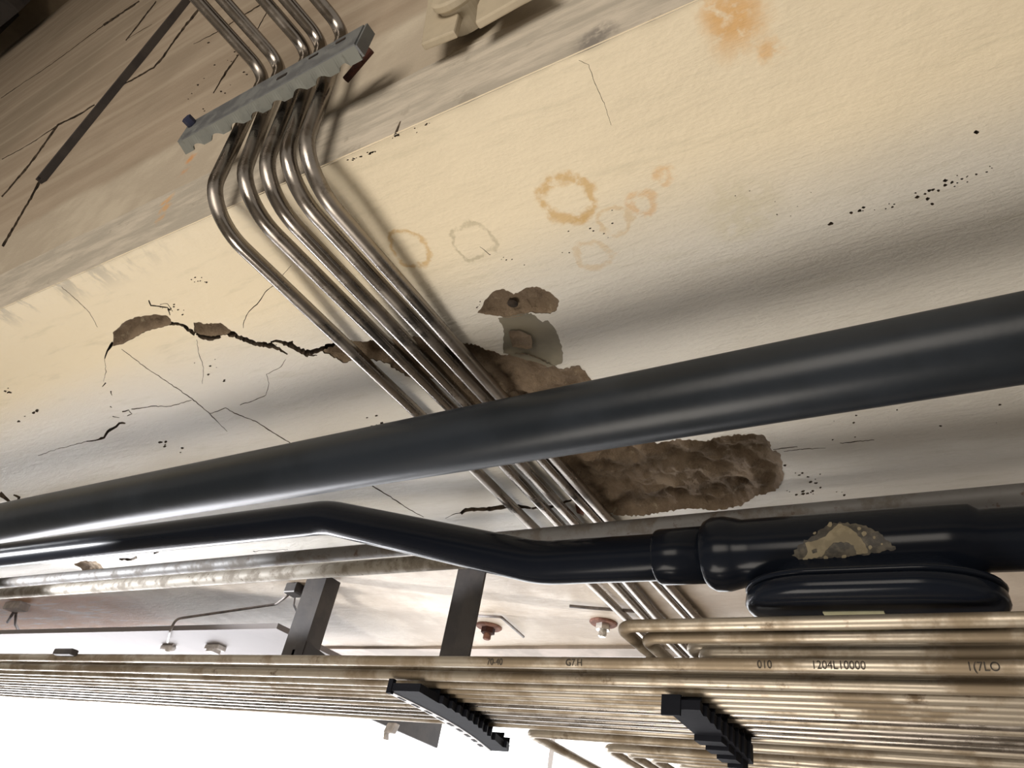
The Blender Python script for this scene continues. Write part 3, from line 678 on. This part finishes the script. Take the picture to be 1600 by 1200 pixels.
# lettering printed on the topmost tube
def print_text(body_, px, py, size, tube, t=ts[0], z=.325, up=True):
    cu = bpy.data.curves.new('t', 'FONT'); cu.body = body_; cu.size = size; tmp = bpy.data.objects.new('t', cu); C.objects.link(tmp)
    dg = bpy.context.evaluated_depsgraph_get(); me = bpy.data.meshes.new_from_object(tmp.evaluated_get(dg)); bpy.data.objects.remove(tmp)
    bm = bmesh.new(); bm.from_mesh(me); bmesh.ops.subdivide_edges(bm, edges=[e for e in bm.edges if e.calc_length() > .002], cuts=2); bm.to_mesh(me); bm.free()
    z *= SB; size *= 1.0; R = globals()['R']*SB
    r = Vector(ray(px, py)); x0 = (r*(t*z/r.y)).x
    view = math.atan2(-z, -t*z); a0 = view+.42
    for vt in me.vertices:
        a = a0-vt.co.y/R; vt.co = (x0+vt.co.x, t*z+math.cos(a)*(R+.0016), z+math.sin(a)*(R+.0016))
    me.materials.clear(); me.materials.append(M['ink']); o = bpy.data.objects.new('printed_lettering', me); C.objects.link(o); o.parent = tube
for s, px in (('70-40', 765), ('G7.H', 888), ('010', 1186), ('1204L10000', 1270), ('1(7LO', 1510)): print_text(s, px, 1040, .0115, btubes[0])

# comb spacers under the tubes
def comb(label, xl, wd, ys, zt, ht, toothed, step=0.0):
    """a flat black bar across the tubes; its right-hand edge is cut into steps, one per tube"""
    n = len(ys)-1; c = thing('tube_spacer', (xl(0), ys[0], zt), label, 'tube spacer', 'black combs holding the tube bundle')
    mb = MB(); L_ = []; R_ = []
    for i in range(n):
        a, b = ys[i], ys[i+1]; ua, ub = i/n, (i+1)/n; w0 = wd(ua)
        L_ += [(xl(ua), a)]; R_ += [(xl(ua)+w0+toothed, a), (xl(ub)+w0-toothed*.2, b-.002)]
    L_ += [(xl(1), ys[-1])]
    out = L_+R_[::-1]; m = len(out)
    mb.add([(x, y, zt) for x, y in out]+[(x, y, zt-ht-step*(y-ys[0])) for x, y in out], [tuple(range(m)), tuple(range(m, 2*m))[::-1]]+[(i, m+i, m+(i+1) % m, (i+1) % m) for i in range(m)])
    mb.build('body', M['blackplastic'], c)
    for i in range(n):
        y = ys[i+1]-.001; x = xl((i+1)/n); t = MB(); t.box((x+.004, y-.0015, zt-.001), (x+wd(i/n)-.004, y+.0015, zt+.014)); t.build('tooth', M['blackplastic'], c)
    return c
ZC = .300*SB; GY = lambda k: (ts[k]+.045)*.318*SB
ys1 = [1.085*SB]+[GY(k) for k in range(3, 13)]+[1.50*SB, 1.545*SB]
bx = lambda u: (-.955-.065*u+.022*math.sin(math.pi*u))*SB
c1_ = comb('long curved black plastic comb under the bundle, left of centre, with a pale slotted edge', bx, lambda u: (.062-.014*u)*SB, ys1, ZC, .012, .006)
Pq = [Vector((bx(i/16), ys1[0]+.012+(ys1[-1]-ys1[0]-.012)*i/16, ZC-.012)) for i in range(17)]
V = []; Fc = []
for i, p in enumerate(Pq):
    ww = .012+.010*i/16
    V += [p+Vector((-ww, 0, .004)), p+Vector((.001, 0, .004)), p+Vector((.001, 0, -.001)), p+Vector((-ww, 0, -.001))]
for i in range(16):
    for k in range(4): Fc.append((i*4+k, (i+1)*4+k, (i+1)*4+(k+1) % 4, i*4+(k+1) % 4))
Fc += [(0, 1, 2, 3), (67, 66, 65, 64)]
edge = mesh_obj('slotted_edge', V, Fc, M['lit_edge'], c1_)
for i in range(9):
    u = (1.2+i*1.6)/16; k = int(u*16); p = Pq[k].lerp(Pq[k+1], u*16-k)+Vector((-.0055-.004*u, 0, -.0012)); d_ = (Pq[k+1]-Pq[k]).normalized()*.0095
    mb = MB(); mb.obox(p, d_, (.0022+.002*u, 0, 0), (0, 0, .0006)); mb.build('slot', M['greyjoint'], edge)
mb = MB(); mb.box((bx(0)-.004, ys1[0]-.002, ZC-.016), (bx(0)+.005, ys1[0]+.006, ZC+.006)); mb.build('end_lip', M['blackplastic'], c1_)
ys2 = [1.13*SB]+[GY(k) for k in range(3, 11)]+[1.40*SB]
bx2 = lambda u: (-.450+.012*u)*SB
c2_ = comb('short stepped black plastic comb under the bundle, right of centre', bx2, lambda u: (.050-.006*u)*SB, ys2, ZC, .012, .004, .06)
for i in range(4):
    mb = MB(); y = (1.25+i*.038)*SB; mb.box(((-.446+.006*i)*SB, y, ZC-.026-.004*i), (-.402*SB, y+.026, ZC-.012)); mb.build('step', M['blackplastic'], c2_)
mb = MB(); mb.box((-.455*SB, 1.128*SB, ZC-.020), (-.425*SB, 1.133*SB, ZC+.006)); mb.build('end_lip', M['blackplastic'], c2_)

# ------------------------------------------------------------------ hangers, panel, bolts and wires beyond
h1 = thing('steel_hanger', (-1.42, 1.27, .6), 'dark steel hanger dropping from the ceiling to the tube bundle, nearer the beige panel', 'hanger', 'hangers behind the bundle')
mb = MB(); mb.box((-1.457, 1.25, .345), (-1.395, 1.256, .598)); mb.box((-1.395, 1.25, .345), (-1.389, 1.30, .598)); mb.build('upright', M['darksteel'], h1)
mb = MB(); mb.box((-1.424, 1.25, .342), (-1.416, 1.87, .415)); mb.build('arm', M['darksteel'], h1)
mb = MB(); mb.prism([(-1.389, 1.252, .435), (-1.31, 1.252, .400), (-1.29, 1.252, .375), (-1.389, 1.252, .375)], (0, .006, 0)); mb.build('gusset', M['darksteel'], h1)
h2 = thing('steel_hanger', (-.95, 1.27, .6), 'dark steel hanger with a fold down its middle, standing left of the rusty bolt', 'hanger', 'hangers behind the bundle')
mb = MB(); mb.box((-.990, 1.25, .345), (-.950, 1.256, .598)); mb.box((-.952, 1.244, .345), (-.912, 1.250, .598)); mb.build('upright', M['darksteel'], h2)
mb = MB(); mb.box((-.955, 1.25, .342), (-.947, 1.46, .38)); mb.build('arm', M['darksteel'], h2)
mb = MB(); mb.box((-8, 1.283, .478), (-1.545, 1.76, .492)); pn = mb.build('beige_panel', M['panel']); tag(pn, 'flat beige panel slung under the ceiling at the far left', 'panel')
for x in (-7, -4.5, -2.4): mb = MB(); mb.cyl((x, 1.72, .492), (x, 1.72, .605), .004, n=8); mb.build('hanging_rod', M['wire'], pn)

def bolt(px, py, label, rusty, zc=.6, s=1.0):
    q = Vector(az(px, py, zc)); b = thing('anchor_bolt', tuple(q), label, 'bolt', 'bolts through the ceiling beyond the pipes')
    v, f = lathe([(0, .030*s), (.003, .031*s), (.006, .028*s)], q, (0, 0, -1), 28); mesh_obj('washer', v, f, M['rust'], b)
    v, f = lathe([(.005, .016*s), (.020, .016*s)], q, (0, 0, -1), 6); mesh_obj('nut', v, f, M['darkrust' if rusty else 'chrome'], b)
    v, f = lathe([(.018, .009*s), (.034, .009*s), (.036, .007*s)], q, (0, 0, -1), 14); mesh_obj('threaded_end', v, f, M['rust' if rusty else 'chrome'], b)
bolt(764, 978, 'rusty bolt and round washer on the ceiling right of the folded hanger', True, s=1.15)
bolt(943, 972, 'bright nut on a rusty washer left of the four bent tube ends', False, s=1.1)
def rod(pts, zc, r, name, mat, label, cat):
    v, f = sweep(fillet([az(a, b, zc) for a, b in pts], .006, 4), r, 8); return tag(mesh_obj(name, v, f, mat, None, True), label, cat)
rod([(745,962),(783,964),(818,995)], .592, .0035, 'bent_strap', M['wire'], 'thin bent grey strap on the ceiling beside the rusty bolt', 'strap')
rod([(890,947),(925,950),(992,955)], .592, .004, 'short_rod', M['wire'], 'short straight grey rod on the ceiling above the bright nut', 'rod')
# wires and clips
q = Vector(az(462, 922, .585)); jb = thing('cable_clip', tuple(q), 'dark cable clip on the ceiling beside the left hanger', 'clip')
mb = MB(); mb.obox(q, (.022, 0, 0), (0, .02, 0), (0, 0, .014)); bevel(mb.build('clip_body', M['darksteel'], jb), .004)
mb = MB(); mb.obox(q+Vector((.03, .01, .004)), (.012, 0, 0), (0, .006, 0), (0, 0, .006)); mb.build('clip_tab', M['darksteel'], jb)
pw = [az(450, 930, .580), az(440, 938, .578), az(432, 944, .576), ay(275, 967, 1.268), ay(266, 985, 1.268), az(262, 1003, .468)]
v, f = sweep(fillet(pw, .02, 6), .0035, 8); tag(mesh_obj('wire', v, f, M['wire'], None, True), 'grey wire running from the ceiling clip down to the tap on the beige panel', 'wire')
pw = [az(461, 930, .575), az(459, 945, .570), az(466, 960, .562)]; v, f = sweep(fillet(pw, .02, 6), .003, 8); tag(mesh_obj('wire', v, f, M['wire'], None, True), 'short wire end hanging from the dark clip beside the left hanger', 'wire')
q = Vector(az(264, 1012, .470)); vl = thing('small_tap', tuple(q), 'small bright fitting with a lever under the beige panel at the wire end', 'fitting')
mb = MB(); mb.cyl(q+Vector((-.028, 0, 0)), q+Vector((.02, 0, 0)), .010, n=14); mb.cyl(q+Vector((0, 0, -.012)), q+Vector((0, 0, .012)), .008, n=12); mb.build('fitting_body', M['clip'], vl, True)
mb = MB(); mb.obox(q+Vector((.035, -.01, .012)), (.028, -.008, .012), (0, .004, 0), (.001, 0, -.003)); mb.build('lever', M['wire'], vl)
q = Vector(az(336, 1014, .468)); mb = MB(); mb.box((q.x-.03, q.y-.015, .464), (q.x+.03, q.y+.015, .4775)); mb.box((q.x-.012, q.y-.02, .455), (q.x+.016, q.y+.012, .465))
tag(bevel(mb.build('panel_catch', M['clip']), .002), 'small pale metal catch under the beige panel, right of the lever fitting', 'catch')
q = Vector(az(26, 948, .585)); cp = thing('cable_clip', tuple(q), 'pale clip with short wire ends at the far left of the orange-stained ceiling', 'clip')
mb = MB(); mb.obox(q, (.05, .0, 0), (0, .022, 0), (0, 0, .013)); bevel(mb.build('clip_body', M['clip'], cp), .004)
for pts in ([(22,955),(12,972)], [(25,958),(24,975),(34,996)]):
    v, f = sweep([az(a, b, .575) for a, b in pts], .005, 8); mesh_obj('wire_end', v, f, M['wire'], cp, True)

q = Vector(ay(612, 1138, 1.60)); ck = thing('cable_clip', tuple(q), 'tiny pale clip below the bundle beside the dark hanger arm', 'clip')
mb = MB(); mb.obox(q, (.014, 0, 0), (0, .010, 0), (.004, 0, .012)); bevel(mb.build('clip_body', M['clip'], ck), .003)
mb = MB(); mb.obox(q+Vector((-.012, 0, -.018)), (.004, 0, .0), (0, .006, 0), (-.002, 0, .010)); mb.build('clip_tab', M['clip'], ck)
q = Vector(ay(105, 1019, .905)); mb = MB(); mb.box((q.x-.035, q.y-.012, q.z-.008), (q.x+.035, q.y+.006, q.z+.005)); tag(bevel(mb.build('tube_sleeve', M['darksteel']), .003), 'small dark sleeve on the topmost tube of the long bundle at far left', 'sleeve')
